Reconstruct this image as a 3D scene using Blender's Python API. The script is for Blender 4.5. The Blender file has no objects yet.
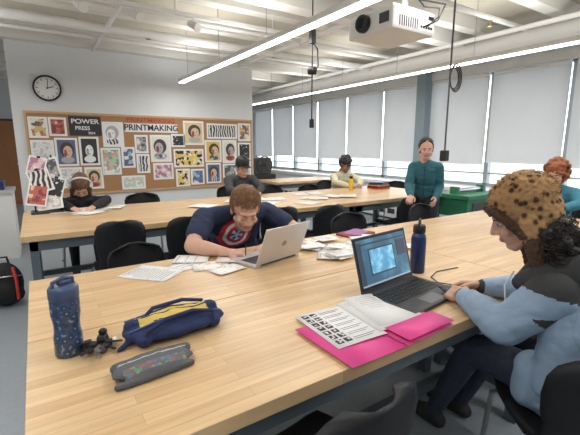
import bpy, bmesh, math, random
import numpy as np
from mathutils import Vector as V, Matrix, noise
random.seed(7)
SC=bpy.context.scene; COL=SC.collection
SC.view_settings.view_transform='Standard'; SC.view_settings.exposure=.06
PI=math.pi
PENDING=[]
# ------------------------------------------------------------------ materials
def mat(n,c,rough=.55,metal=0,bump=0,bs=60,var=.12,vs=6,emit=0,trans=0,spec=None):
    m=bpy.data.materials.new(n); m.use_nodes=True; nt=m.node_tree; b=nt.nodes['Principled BSDF']
    N=nt.nodes.new; L=nt.links.new
    tc=N('ShaderNodeTexCoord'); nz=N('ShaderNodeTexNoise'); nz.inputs['Scale'].default_value=vs; nz.inputs['Detail'].default_value=4
    L(tc.outputs['Object'],nz.inputs['Vector'])
    mx=N('ShaderNodeMix'); mx.data_type='RGBA'
    mx.inputs[6].default_value=(*c,1); mx.inputs[7].default_value=(*[x*(1-var) for x in c],1)
    L(nz.outputs['Fac'],mx.inputs[0]); L(mx.outputs[2],b.inputs['Base Color'])
    b.inputs['Roughness'].default_value=rough; b.inputs['Metallic'].default_value=metal
    if spec is not None: b.inputs['Specular IOR Level'].default_value=spec
    if trans: b.inputs['Transmission Weight'].default_value=trans
    if emit:
        b.inputs['Emission Color'].default_value=(*c,1); b.inputs['Emission Strength'].default_value=emit
    if bump:
        n2=N('ShaderNodeTexNoise'); n2.inputs['Scale'].default_value=bs; n2.inputs['Detail'].default_value=5
        L(tc.outputs['Object'],n2.inputs['Vector'])
        bp=N('ShaderNodeBump'); bp.inputs['Strength'].default_value=bump; bp.inputs['Distance'].default_value=.01
        L(n2.outputs['Fac'],bp.inputs['Height']); L(bp.outputs['Normal'],b.inputs['Normal'])
    return m
def ramp_mat(n,kind,cols,scale=8,rough=.6,stops=None,const=True,scl=(1,1,1),emit=0):
    m=bpy.data.materials.new(n); m.use_nodes=True; nt=m.node_tree; b=nt.nodes['Principled BSDF']
    N=nt.nodes.new; L=nt.links.new
    tc=N('ShaderNodeTexCoord'); mp=N('ShaderNodeMapping'); mp.inputs['Scale'].default_value=scl
    L(tc.outputs['Object'],mp.inputs['Vector'])
    if kind=='voronoi':
        t=N('ShaderNodeTexVoronoi'); out=t.outputs['Distance']; t.inputs['Scale'].default_value=scale
    elif kind=='cells':
        t=N('ShaderNodeTexVoronoi'); t.inputs['Scale'].default_value=scale; sp=N('ShaderNodeSeparateColor'); L(t.outputs['Color'],sp.inputs[0]); out=sp.outputs[0]
    elif kind=='wave':
        t=N('ShaderNodeTexWave'); out=t.outputs['Fac']; t.inputs['Scale'].default_value=scale; t.inputs['Distortion'].default_value=6
    else:
        t=N('ShaderNodeTexNoise'); out=t.outputs['Fac']; t.inputs['Scale'].default_value=scale; t.inputs['Detail'].default_value=3
    L(mp.outputs[0],t.inputs['Vector'])
    r=N('ShaderNodeValToRGB'); r.color_ramp.interpolation='CONSTANT' if const else 'LINEAR'
    k=len(cols)
    if stops is None:
        lo,hi=(.34,.62) if kind=='noise' else (0,.85)
        stops=[lo+(hi-lo)*i/(k-1) if i else 0 for i in range(k)]
        if kind!='noise': stops=[i/k for i in range(k)]
    e=r.color_ramp.elements; e[0].position=stops[0]; e[0].color=(*cols[0],1); e[1].position=stops[1]; e[1].color=(*cols[1],1)
    for i in range(2,k):
        q=e.new(stops[i]); q.color=(*cols[i],1)
    L(out,r.inputs[0]); L(r.outputs[0],b.inputs['Base Color']); b.inputs['Roughness'].default_value=rough
    if emit:
        L(r.outputs[0],b.inputs['Emission Color']); b.inputs['Emission Strength'].default_value=emit
    return m
def wood_mat(n,c1,c2,rough=.32):
    m=bpy.data.materials.new(n); m.use_nodes=True; nt=m.node_tree; b=nt.nodes['Principled BSDF']
    N=nt.nodes.new; L=nt.links.new
    tc=N('ShaderNodeTexCoord'); br=N('ShaderNodeTexBrick')
    br.inputs['Color1'].default_value=(*c1,1); br.inputs['Color2'].default_value=(*c2,1); br.inputs['Mortar'].default_value=(*[x*.8 for x in c2],1)
    br.inputs['Scale'].default_value=1; br.inputs['Mortar Size'].default_value=.0007; br.inputs['Brick Width'].default_value=.55; br.inputs['Row Height'].default_value=.045
    br.inputs['Bias'].default_value=-.1
    L(tc.outputs['Object'],br.inputs['Vector'])
    mp=N('ShaderNodeMapping'); mp.inputs['Scale'].default_value=(2.5,40,10); L(tc.outputs['Object'],mp.inputs['Vector'])
    nz=N('ShaderNodeTexNoise'); nz.inputs['Scale'].default_value=1.5; nz.inputs['Detail'].default_value=6; L(mp.outputs[0],nz.inputs['Vector'])
    mr=N('ShaderNodeMapRange'); mr.inputs[1].default_value=.3; mr.inputs[2].default_value=.7; mr.inputs[3].default_value=.85; mr.inputs[4].default_value=1.06; L(nz.outputs['Fac'],mr.inputs[0])
    mx=N('ShaderNodeMix'); mx.data_type='RGBA'; mx.blend_type='MULTIPLY'; mx.inputs[0].default_value=1
    L(br.outputs['Color'],mx.inputs[6]); L(mr.outputs[0],mx.inputs[7]); L(mx.outputs[2],b.inputs['Base Color'])
    b.inputs['Roughness'].default_value=rough; b.inputs['Specular IOR Level'].default_value=.35
    return m
WOOD=wood_mat('maple_butcher_block',(.75,.53,.30),(.635,.415,.22))
WOODE=mat('maple_edge',(.62,.40,.20),.45)
STEEL=mat('slate_steel',(.14,.18,.21),.5,.2)
CHROME=mat('chrome_tube',(.45,.46,.48),.3,.9)
BLKP=mat('black_plastic',(.014,.015,.018),.5,bump=.1,bs=200,spec=.3)
BLK=mat('black',(.012,.012,.014),.5)
DGREY=mat('dark_grey',(.06,.06,.07),.5)
WHITE=mat('white_paint',(.82,.82,.81),.6,var=.05)
PAPER=mat('paper_white',(.86,.86,.86),.8,var=.04)
PAPER2=mat('paper_cream',(.80,.77,.70),.8,var=.06)
INK=mat('ink',(.05,.05,.06),.8)
SILVER=mat('silver_aluminium',(.66,.66,.68),.35,.4)
NAVY=mat('navy_metal',(.02,.04,.14),.3,.3)
RED=mat('red',(.6,.04,.04),.5)
YEL=mat('yellow',(.85,.55,.03),.6)
# ------------------------------------------------------------------ mesh builder
class MB:
    def __init__(s): s.v=[];s.f=[];s.mi=[];s.sm=[];s.mats=[]
    def add(s,vs,fs,m,smooth=False,M=None):
        if m not in s.mats: s.mats.append(m)
        k=s.mats.index(m); o=len(s.v)
        for v in vs:
            v=V(v); s.v.append(M@v if M is not None else v)
        for f in fs: s.f.append([i+o for i in f]); s.mi.append(k); s.sm.append(smooth)
        return s
    def box(s,c,sz,m,M=None,bev=0,rz=0):
        R=Matrix.Translation(V(c))@Matrix.Rotation(rz,4,'Z')
        if M is not None: R=M@R
        if not bev:
            a,b,d=sz[0]/2,sz[1]/2,sz[2]/2
            s.add([(x,y,z) for x in(-a,a) for y in(-b,b) for z in(-d,d)],[[0,1,3,2],[4,6,7,5],[0,4,5,1],[2,3,7,6],[0,2,6,4],[1,5,7,3]],m,False,R); return s
        bm=bmesh.new(); bmesh.ops.create_cube(bm,size=1)
        for v in bm.verts: v.co=V((v.co.x*sz[0],v.co.y*sz[1],v.co.z*sz[2]))
        bmesh.ops.bevel(bm,geom=bm.edges[:],offset=bev,segments=2,profile=.5,affect='EDGES')
        bm.verts.index_update()
        s.add([v.co.copy() for v in bm.verts],[[v.index for v in f.verts] for f in bm.faces],m,False,R); bm.free(); return s
    def b2(s,x0,x1,y0,y1,z0,z1,m,M=None,bev=0): return s.box(((x0+x1)/2,(y0+y1)/2,(z0+z1)/2),(x1-x0,y1-y0,z1-z0),m,M,bev)
    def tube(s,pts,r,m,n=8,M=None,closed=False,cap=True):
        P=[V(q) for q in pts]; k=len(P); rr=r if isinstance(r,(list,tuple)) else [r]*k
        T=[]
        for i in range(k):
            a=P[(i-1)%k] if (closed or i) else P[i]; b=P[(i+1)%k] if (closed or i<k-1) else P[i]
            T.append((b-a).normalized())
        u=T[0].orthogonal().normalized(); vs=[];fs=[]
        for i in range(k):
            u=(u-T[i]*u.dot(T[i])); u=u.normalized() if u.length>1e-6 else T[i].orthogonal().normalized()
            w=T[i].cross(u)
            for j in range(n):
                a=2*PI*j/n; vs.append(P[i]+(u*math.cos(a)+w*math.sin(a))*rr[i])
        for i in range(k if closed else k-1):
            for j in range(n):
                i2=(i+1)%k; fs.append([i*n+j,i*n+(j+1)%n,i2*n+(j+1)%n,i2*n+j])
        s.add(vs,fs,m,True,M)
        if cap and not closed:
            s.add(vs[:n],[list(range(n))[::-1]],m,False,M); s.add(vs[-n:],[list(range(n))],m,False,M)
        return s
    def cyl(s,a,b,r,m,r1=None,n=20,M=None): return s.tube([a,b],[r,r if r1 is None else r1],m,n,M)
    def lathe(s,prof,m,c=(0,0,0),n=28,M=None):
        vs=[];fs=[];k=len(prof); c=V(c)
        for r,z in prof:
            for j in range(n):
                a=2*PI*j/n; vs.append(c+V((r*math.cos(a),r*math.sin(a),z)))
        for i in range(k-1):
            for j in range(n): fs.append([i*n+j,i*n+(j+1)%n,(i+1)*n+(j+1)%n,(i+1)*n+j])
        return s.add(vs,fs,m,True,M)
    def ell(s,c,r,m,M=None,n=12):
        pr=[(math.sin(PI*i/n),-math.cos(PI*i/n)) for i in range(n+1)]
        vs=[];fs=[];q=n*2
        for a,z in pr:
            for j in range(q):
                t=2*PI*j/q; vs.append(V(c)+V((a*math.cos(t)*r[0],a*math.sin(t)*r[1],z*r[2])))
        for i in range(n):
            for j in range(q): fs.append([i*q+j,i*q+(j+1)%q,(i+1)*q+(j+1)%q,(i+1)*q+j])
        return s.add(vs,fs,m,True,M)
    def sheet(s,G,t,m,M=None):
        nr=len(G);nc=len(G[0]); G=[[V(q) for q in r] for r in G]
        vs=[];
        for sgn in (1,-1):
            for i in range(nr):
                for j in range(nc):
                    a=G[min(i+1,nr-1)][j]-G[max(i-1,0)][j]; b=G[i][min(j+1,nc-1)]-G[i][max(j-1,0)]
                    nn=a.cross(b); nn=nn.normalized() if nn.length>1e-9 else V((0,0,1))
                    vs.append(G[i][j]+nn*(sgn*t/2))
        o=nr*nc; fs=[]
        for i in range(nr-1):
            for j in range(nc-1):
                q=[i*nc+j,i*nc+j+1,(i+1)*nc+j+1,(i+1)*nc+j]; fs.append(q[::-1]); fs.append([x+o for x in q])
        ring=[(0,j) for j in range(nc)]+[(i,nc-1) for i in range(1,nr)]+[(nr-1,j) for j in range(nc-2,-1,-1)]+[(i,0) for i in range(nr-2,0,-1)]
        R=[i*nc+j for i,j in ring]
        for k in range(len(R)):
            a,b=R[k],R[(k+1)%len(R)]; fs.append([a,b,b+o,a+o])
        return s.add(vs,fs,m,True,M)
    def obj(s,name,loc=(0,0,0),rz=0,parent=None,rot=None):
        me=bpy.data.meshes.new(name); me.from_pydata([tuple(v) for v in s.v],[],s.f)
        for m in s.mats: me.materials.append(m)
        me.polygons.foreach_set('material_index',s.mi); me.polygons.foreach_set('use_smooth',s.sm); me.update()
        bm=bmesh.new(); bm.from_mesh(me); bmesh.ops.recalc_face_normals(bm,faces=bm.faces[:]); bm.to_mesh(me); bm.free()
        o=bpy.data.objects.new(name,me); PENDING.append(o); o.location=loc; o.rotation_euler=rot if rot else (0,0,rz)
        if parent: setp(o,parent)
        return o
def empty(name,loc=(0,0,0)):
    e=bpy.data.objects.new(name,None); PENDING.append(e); e.location=loc; e.empty_display_size=.1; return e
def setp(o,p):
    o.parent=p; o.matrix_parent_inverse=Matrix.Translation(-V(p.location))
# ------------------------------------------------------------------ blob (continuous skin surfaces)
_ico={}
def ico(k):
    if k not in _ico:
        bm=bmesh.new(); bmesh.ops.create_icosphere(bm,subdivisions=k,radius=1); bm.verts.index_update()
        _ico[k]=(np.array([tuple(v.co) for v in bm.verts]),np.array([[v.index for v in f.verts] for f in bm.faces])); bm.free()
    return _ico[k]
class Blob:
    def __init__(s): s.p=[]
    def cap(s,a,b,ra,rb,m,M=None,bias=0):
        a=V(a);b=V(b)
        if M is not None: a=M@a;b=M@b
        if (b-a).length<1e-4: b=a+V((0,0,1e-3))
        s.p.append(('c',a,b,ra,rb,m,bias)); return s
    def chain(s,pts,rs,m,M=None,bias=0):
        for i in range(len(pts)-1): s.cap(pts[i],pts[i+1],rs[i],rs[i+1],m,M,bias)
        return s
    def ell(s,c,r,m,M=None,R=None,bias=0):
        A=Matrix.Diagonal(V(r))
        if R is not None: A=R.to_3x3()@A
        c=V(c)
        if M is not None: c=M@c; A=M.to_3x3()@A
        s.p.append(('e',c,A,min(r),m,bias)); return s
    def build(s,name,vox,smooth=3,parent=None,override=None,disp=None):
        vs=[];fs=[];o=0
        for q in s.p:
            if q[0]=='e':
                iv,fi=ico(2 if q[3]<.03 else 3); vs.append(iv@np.array(q[2]).T+np.array(q[1])); fs+=(fi+o).tolist(); o+=len(iv)
            else:
                _,a,b,ra,rb,_,_=q; d=(b-a).normalized(); u=d.orthogonal().normalized(); w=d.cross(u); n=16
                prof=[(a,ra,-PI/2+PI/2*k/5) for k in range(6)]+[(b,rb,PI/2*k/5) for k in range(6)]; pv=[]
                for c,r,t in prof:
                    rr=max(r*math.cos(t),1e-5)
                    for j in range(n):
                        g=2*PI*j/n; pv.append(tuple(c+d*(r*math.sin(t))+(u*math.cos(g)+w*math.sin(g))*rr))
                for i in range(11):
                    for j in range(n): fs.append([o+i*n+j,o+i*n+(j+1)%n,o+(i+1)*n+(j+1)%n,o+(i+1)*n+j])
                fs.append([o+j for j in range(n)][::-1]); fs.append([o+11*n+j for j in range(n)]); vs.append(np.array(pv)); o+=len(pv)
        me=bpy.data.meshes.new(name+'_src'); me.from_pydata(np.concatenate(vs).tolist(),[],fs); me.update()
        ob=bpy.data.objects.new(name,me); COL.objects.link(ob)
        md=ob.modifiers.new('r','REMESH'); md.mode='VOXEL'; md.voxel_size=vox; md.adaptivity=0
        if smooth: sm=ob.modifiers.new('s','SMOOTH'); sm.factor=.5; sm.iterations=smooth
        dg=bpy.context.evaluated_depsgraph_get()
        nm=bpy.data.meshes.new_from_object(ob.evaluated_get(dg)); ob.modifiers.clear(); ob.data=nm; nm.name=name
        COL.objects.unlink(ob); PENDING.append(ob)
        bpy.data.meshes.remove(me)
        n=len(nm.polygons); C=np.zeros(n*3); nm.polygons.foreach_get('center',C); C=C.reshape(-1,3)
        mats=[]
        for q in s.p:
            if q[-2] not in mats: mats.append(q[-2])
        best=np.full(n,1e9); idx=np.zeros(n,int)
        if len(mats)>1:
          for q in s.p:
            m=q[-2]
            if q[0]=='e':
                Ai=np.array(q[2].inverted()); dd=(np.linalg.norm((C-np.array(q[1]))@Ai.T,axis=1)-1)*q[3]
            else:
                a=np.array(q[1]);b=np.array(q[2]);ab=b-a; t=np.clip(((C-a)@ab)/(ab@ab),0,1)
                dd=np.linalg.norm(C-(a+t[:,None]*ab),axis=1)-(q[3]+t*(q[4]-q[3]))
            dd=dd-q[-1]; k=dd<best; best[k]=dd[k]; idx[k]=mats.index(m)
        if override:
            for i in range(n):
                r=override(V(C[i]),mats[idx[i]])
                if r is not None:
                    if r not in mats: mats.append(r)
                    idx[i]=mats.index(r)
        nm.materials.clear()
        for m in mats: nm.materials.append(m)
        nm.polygons.foreach_set('material_index',idx.astype(np.int32)); nm.polygons.foreach_set('use_smooth',np.ones(n,bool))
        if disp:
            k=len(nm.vertices); X=np.zeros(k*3); nm.vertices.foreach_get('co',X); X=X.reshape(-1,3)
            Nn=np.array([tuple(v.vector) for v in nm.vertex_normals])
            D=np.array([disp(V(x)) for x in X]); nm.vertices.foreach_set('co',(X+Nn*D[:,None]).ravel())
        nm.update()
        if parent: setp(ob,parent)
        return ob
# ------------------------------------------------------------------ people
def skinm(n,c): return mat(n,c,.5,var=.18,vs=25,bump=.06,bs=250)
SK1=skinm('skin_fair',(.72,.42,.31)); SK2=skinm('skin_tan',(.62,.37,.26)); SK3=skinm('skin_brown',(.34,.18,.11))
LIP=mat('lips',(.5,.2,.17),.4); EYEW=mat('eye_white',(.65,.62,.58),.25); IRIS=mat('iris',(.06,.04,.03),.2)
def hmat(c,yaw,pitch,roll=0,sc=1):
    return Matrix.Translation(V(c))@Matrix.Rotation(math.radians(yaw),4,'Z')@Matrix.Rotation(math.radians(pitch),4,'X')@Matrix.Rotation(math.radians(roll),4,'Y')@Matrix.Scale(sc,4)
def head(par,M,skin,vox=.006,brow=None,closed=False):
    b=Blob()
    b.ell((0,-.012,.035),(.076,.094,.088),skin,M); b.ell((0,.03,-.035),(.060,.062,.078),skin,M)
    b.ell((0,.058,-.092),(.028,.026,.022),skin,M); b.cap((-.05,.0,-.06),(-.018,.055,-.095),.022,.02,skin,M); b.cap((.05,.0,-.06),(.018,.055,-.095),.022,.02,skin,M)
    b.cap((0,.086,.012),(0,.106,-.026),.009,.0125,skin,M); b.ell((.013,.095,-.03),(.009,.010,.007),skin,M); b.ell((-.013,.095,-.03),(.009,.010,.007),skin,M)
    b.ell((0,.070,.026),(.05,.022,.012),skin,M)
    for sx in (-1,1):
        b.ell((sx*.038,.062,-.03),(.024,.022,.022),skin,M); b.ell((sx*.078,-.008,-.008),(.010,.02,.031),skin,M)
        if closed: b.ell((sx*.030,.073,.001),(.016,.014,.011),skin,M)
    b.ell((0,.086,-.057),(.022,.012,.006),LIP,M,bias=.002); b.ell((0,.085,-.066),(.019,.012,.006),LIP,M,bias=.002)
    b.cap((0,-.02,-.05),(0,-.045,-.15),.052,.056,skin,M)
    o=b.build('head',vox,2,par)
    e=MB()
    for sx in (-1,1):
        if not closed:
            e.ell((sx*.030,.0725,.0),(.0125,.0125,.0062),EYEW,M,8); e.ell((sx*.030,.082,-.0005),(.0055,.0045,.0056),IRIS,M,8)
            e.tube([(sx*.017,.083,.003),(sx*.03,.0865,.0065),(sx*.043,.079,.002)],[.001,.0016,.001],IRIS,5,M)
        else: e.tube([(sx*.017,.085,-.006),(sx*.03,.0885,-.009),(sx*.043,.081,-.006)],[.001,.0016,.001],IRIS,5,M)
        e.tube([(sx*.014,.091,.019),(sx*.03,.089,.024),(sx*.048,.076,.019)],[.0022,.003,.0015],brow or IRIS,6,M)
    e.obj('eyes',parent=par)
    return o
def hand(par,wrist,fdir,pnorm,skin,side=1,curl=.5,vox=.0042,name='hand',spread=1,sc=1.0,thumb=.7):
    y=V(fdir).normalized(); z=-V(pnorm).normalized(); x=y.cross(z).normalized(); z=x.cross(y)
    M=Matrix.Translation(V(wrist))@Matrix((x,y,z)).transposed().to_4x4()@Matrix.Scale(sc,4)
    b=Blob()
    b.ell((0,.046,0),(.038,.05,.014),skin,M); b.cap((-.026,.03,0),(-.029,.08,0),.014,.012,skin,M); b.cap((.024,.03,0),(.026,.083,0),.015,.012,skin,M)
    b.cap((-.028,.08,0),(.027,.084,0),.0115,.0115,skin,M); b.cap((0,-.035,0),(0,.02,0),.024,.026,skin,M)
    xs=[.030,.010,-.010,-.030]; ln=[.9,1,.93,.74]
    for i in range(4):
        X=xs[i]*side; l=ln[i]; pos=V((X,.083,0)); a=0; dx=xs[i]*side*.9*spread
        pts=[pos.copy()]
        for seg,(k,L) in enumerate(zip((.75,1.0,.7),(.040,.026,.020))):
            a+=curl*k*(1+.12*i); d=V((dx*3,math.cos(a),-math.sin(a))).normalized(); pos=pos+d*L*l; pts.append(pos.copy())
        b.chain(pts,[.0098,.0088,.008,.0068],skin,M)
    t0=V((.026*side,.022,-.004)); t1=t0+V((.026*side,.026,-.012)); t2=t1+V((.012*side*(1-thumb),.028,-.012*thumb-.004)); t3=t2+V((-.010*side*thumb,.022,-.010*thumb))
    b.chain([t0,t1,t2,t3],[.016,.0125,.0105,.008],skin,M)
    return b.build(name,vox,2,par)
def frame(up,right):
    up=V(up).normalized(); r=V(right); r=(r-up*r.dot(up)).normalized(); fw=up.cross(r)
    return Matrix((r,fw,up)).transposed()
def body(par,J,top,skin,pants,shoe,bulk=1,sleeve='long',vox=.012,override=None,upper=None,disp=None,arm=1,cuff=None):
    up=upper or top; b=Blob(); g={k:V(v) for k,v in J.items()}
    R=frame(g['neck']-g['pelvis'],g['shR']-g['shL'])
    c1=g['pelvis'].lerp(g['chest'],.5)
    b.ell(g['pelvis'],(.165*bulk,.125*bulk,.12),pants,R=frame((0,0,1),g['shR']-g['shL']))
    b.ell(g['pelvis'].lerp(g['chest'],.25),(.155*bulk,.12*bulk,.12),top,R=R)
    b.ell(c1,(.148*bulk,.115*bulk,.14),top,R=R); b.ell(g['chest'],(.168*bulk,.122*bulk,.165),top,R=R)
    mid=g['shL'].lerp(g['shR'],.5); b.ell(mid.lerp(g['chest'],.35),(.175*bulk,.105*bulk,.09),up,R=R)
    b.cap(g['shL'],mid.lerp(g['neck'],.5),.062*bulk,.062,up); b.cap(g['shR'],mid.lerp(g['neck'],.5),.062*bulk,.062,up)
    b.cap(mid,g['neck'],.08,.056,up); b.cap(g['neck'],g['headb'],.05,.048,skin)
    for s_ in 'LR':
        sh,el,wr=g['sh'+s_],g['el'+s_],g['wr'+s_]
        if sleeve=='short':
            b.cap(sh,sh.lerp(el,.62),.066*arm,.060*arm,top,bias=.004); b.cap(sh.lerp(el,.4),el,.046*arm,.041*arm,skin); b.chain([el,el.lerp(wr,.35),wr],[.041*arm,.040*arm,.027],skin)
        else:
            m1=sh.lerp(el,.45)
            b.cap(sh,m1,.064*arm,.060*arm,up); b.cap(m1,el,.060*arm,.054*arm,top); b.chain([el,el.lerp(wr,.4),wr],[.054*arm,.050*arm,.036*arm**.5],top)
            if cuff: b.cap(wr,wr+(wr-el).normalized()*.015,.036,.034,cuff)
        hp,kn,an=g['hip'+s_],g['kn'+s_],g['an'+s_]
        b.chain([hp,hp.lerp(kn,.5),kn],[.092,.08,.062],pants); b.chain([kn,kn.lerp(an,.35),an],[.060,.057,.040],pants)
        fd=g['toe']-V((0,0,0)); b.chain([an+V((0,0,-.02)),an+fd*.08+V((0,0,-.045)),an+fd*.17+V((0,0,-.055))],[.042,.040,.032],shoe); b.cap(an+fd*-.03+V((0,0,-.05)),an+fd*.05+V((0,0,-.05)),.036,.036,shoe)
    return b.build('body',vox,5,par,override,disp)
def seated(x,y,phi,lean=.2,hz=1.15,pz=.56,**kw):
    p=math.radians(phi); fw=V((-math.sin(p),math.cos(p),0)); rt=V((math.cos(p),math.sin(p),0)); B=V((x,y,0))
    def q(r,f_,z): return B+rt*r+fw*f_+V((0,0,z))
    J=dict(pelvis=q(0,0,pz),chest=q(0,lean*.55,pz+(hz-.17-pz)*.62),neck=q(0,lean,hz-.13),headb=q(0,lean+.02,hz-.07),
      shL=q(-.18,lean*.9,hz-.20),shR=q(.18,lean*.9,hz-.20),elL=q(-.24,lean+.16,.84),elR=q(.24,lean+.16,.84),wrL=q(-.10,lean+.36,.80),wrR=q(.10,lean+.36,.80),
      hipL=q(-.09,.02,.54),hipR=q(.09,.02,.54),knL=q(-.12,.42,.55),knR=q(.12,.42,.55),anL=q(-.12,.44,.09),anR=q(.12,.44,.09),toe=fw)
    for k,v in kw.items(): J[k]=q(*v)
    return J,q,fw,rt
def strands(par,M,m,n=700,ln=.03,r=.0022,seed=1,c=(0,-.022,.045),rad=(.082,.098,.086),lo=-.45):
    rnd=random.Random(seed); h=MB(); C=V(c)
    for i in range(n):
        while 1:
            d=V((rnd.gauss(0,1),rnd.gauss(0,1),rnd.gauss(0,1))).normalized()
            if d.z>lo and not(d.y>.35 and d.z<.25): break
        p0=C+V((d.x*rad[0],d.y*rad[1],d.z*rad[2]))
        t=V((rnd.uniform(-.5,.5),.9,-.1)); t=(t-d*t.dot(d)); t=t.normalized() if t.length>.1 else V((0,1,0))
        if d.z<.3: t=V((t.x*.3,t.y*.2,-1))
        e=p0+(d*.35+t)*ln*rnd.uniform(.6,1.2); mdl=p0.lerp(e,.5)+d*.006
        h.tube([p0-d*.004,mdl,e],[r,r*.8,r*.15],m,4,M,cap=False)
    return h.obj('hair_strands',parent=par)
def haircap(par,M,m,extra=None,vox=.006,rad=(.085,.102,.09),c=(0,-.021,.053),amp=.006,fr=35):
    b=Blob(); b.ell(c,rad,m,M)
    if extra: extra(b,M)
    return b.build('hair',vox,2,par,disp=lambda co: amp*noise.noise(co*fr))
# ------------------------------------------------------------------ ROOM
FLOOR=mat('floor_vinyl',(.32,.36,.40),.35,var=.18,vs=30); CEIL=mat('ceiling_beam_paint',(.80,.79,.75),.8,var=.04); DECK=mat('ceiling_deck',(.64,.60,.51),.85,var=.08); WALLM=mat('wall_paint',(.75,.77,.79),.7,var=.04)
def slab(name,x0,x1,y0,y1,z0,z1,m,bev=0): return MB().b2(x0,x1,y0,y1,z0,z1,m,bev=bev).obj(name)
XW=6.2
slab('floor',-5,XW+.1,-3,12,-.1,0,FLOOR)
slab('ceiling',-5,XW+.1,-3,12,3.12,3.22,DECK)
slab('wall_partition',-.20,3.60,6.8,6.96,0,3.12,WALLM)
slab('wall_left',-5.1,-5,-3,12,0,3.12,WALLM); slab('wall_back',-5,XW,12,12.1,0,3.12,WALLM); slab('wall_rear',-5,XW,-3.1,-3,0,3.12,WALLM)
w=MB(); w.b2(XW,XW+.15,-3,12,0,.78,WALLM); w.b2(XW,XW+.15,-3,12,2.6,3.12,WALLM); w.b2(XW,XW+.15,-3,-1.2,.78,2.6,WALLM); w.b2(XW,XW+.15,11.55,12,.78,2.6,WALLM); w.obj('wall_window_side')
MULL=mat('mullion_grey',(.34,.38,.40),.5,.2)
sh=bpy.data.materials.new('roller_shade_cloth'); sh.use_nodes=True; nt=sh.node_tree; nt.nodes.clear()
o_=nt.nodes.new('ShaderNodeOutputMaterial'); a_=nt.nodes.new('ShaderNodeBsdfDiffuse'); t_=nt.nodes.new('ShaderNodeBsdfTranslucent'); mx_=nt.nodes.new('ShaderNodeMixShader')
wv=nt.nodes.new('ShaderNodeTexNoise'); wv.inputs['Scale'].default_value=3; cr=nt.nodes.new('ShaderNodeValToRGB'); cr.color_ramp.elements[0].color=(.68,.685,.69,1); cr.color_ramp.elements[1].color=(.75,.755,.76,1)
nt.links.new(wv.outputs['Fac'],cr.inputs[0]); nt.links.new(cr.outputs[0],a_.inputs[0]); nt.links.new(cr.outputs[0],t_.inputs[0]); mx_.inputs[0].default_value=.42
nt.links.new(a_.outputs[0],mx_.inputs[1]); nt.links.new(t_.outputs[0],mx_.inputs[2]); nt.links.new(mx_.outputs[0],o_.inputs[0])
gl=bpy.data.materials.new('window_glass'); gl.use_nodes=True; nt=gl.node_tree; nt.nodes.clear()
o_=nt.nodes.new('ShaderNodeOutputMaterial'); a_=nt.nodes.new('ShaderNodeBsdfTransparent'); t_=nt.nodes.new('ShaderNodeBsdfGlossy'); t_.inputs['Roughness'].default_value=.05; mx_=nt.nodes.new('ShaderNodeMixShader'); mx_.inputs[0].default_value=.06
nt.links.new(a_.outputs[0],mx_.inputs[1]); nt.links.new(t_.outputs[0],mx_.inputs[2]); nt.links.new(mx_.outputs[0],o_.inputs[0])
ys=[XW*(.394+.182*(k-3)) for k in range(13)]
for k in range(len(ys)-1):
    y0,y1=ys[k],ys[k+1]; w=MB(); 
    w.b2(XW+.0,XW+.1,y0-.035,y0+.035,.78,2.6,MULL); w.b2(XW,XW+.1,y0,y1,.78,.83,MULL); w.b2(XW,XW+.1,y0,y1,2.56,2.6,MULL)
    w.b2(XW+.05,XW+.056,y0+.035,y1-.035,.83,2.56,gl)
    w.b2(XW+.02,XW+.09,y0,y1,.98,1.005,MULL)
    w.obj(f'window_{k+1}')
    s_=MB(); bot=1.15 if k%3 else 1.19
    s_.b2(XW-.05,XW-.046,y0+.03,y1-.03,bot,2.54,sh); s_.b2(XW-.056,XW-.04,y0+.03,y1-.03,bot-.02,bot+.005,WHITE)
    s_.cyl((XW-.048,y0+.04,2.55),(XW-.048,y1-.04,2.55),.028,WHITE)
    s_.obj('roller_shade')
slab('trim_window_head',XW-.10,XW,-3,12,2.585,2.70,mat('valance_white',(.76,.76,.75),.6))
w=MB(); w.b2(XW-.42,XW-.01,-3,12,.70,.76,WHITE); w.b2(XW-.38,XW-.01,-3,12,.04,.70,WHITE)
for i in range(60): w.b2(XW-.386,XW-.379,-2.8+i*.24,-2.62+i*.24,.12,.22,DGREY)
w.obj('radiator_cover')
slab('support_column',XW-.24,XW-.08,4.66,4.86,.76,3.12,mat('column_bluegrey',(.26,.34,.38),.5))
w=MB()
for k in range(15):
    y=-2.6+k*.98
    w.b2(-5,XW,y,y+.16,2.97,3.12,CEIL)
w.obj('ceiling_joists')
w=MB()
w.b2(-5,XW,6.62,6.80,2.86,3.12,CEIL); w.b2(-5,XW,3.6,3.8,2.86,3.12,CEIL); w.b2(-5,XW,.6,.8,2.86,3.12,CEIL); w.b2(-5,XW,9.4,9.6,2.86,3.12,CEIL); w.obj('ceiling_beam')
w=MB()
for y,z,r in [(4.75,2.88,.025),(5.5,2.86,.055),(2.75,2.9,.03),(6.1,2.88,.025)]: w.cyl((-5,y,z),(XW,y,z),r,WHITE,n=12)
for x,z,r in [(5.5,2.8,.11),(3.3,2.88,.03),(5.1,2.84,.03),(.9,2.86,.025)]: w.cyl((x,-3,z),(x,12 if x>3 else 6.8,z),r,WHITE,n=16)
w.obj('ceiling_pipes')
BRS=mat('brass',(.55,.42,.22),.35,.7)
for x,y in((1.35,2.75),(3.0,2.75),(4.6,2.75),(-.6,5.5),(1.4,5.5),(3.3,5.5)):
    w=MB(); w.cyl((0,0,0),(0,0,-.08),.014,BRS,n=10); w.lathe([(0,-.085),(.035,-.08),(.036,-.076),(0,-.074)],BRS,n=14)
    for s_ in(-1,1): w.tube([(s_*.012,0,-.02),(s_*.022,0,-.05),(s_*.008,0,-.078)],.003,BRS,5)
    w.obj('fire_sprinkler',(x,y,2.88))
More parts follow.
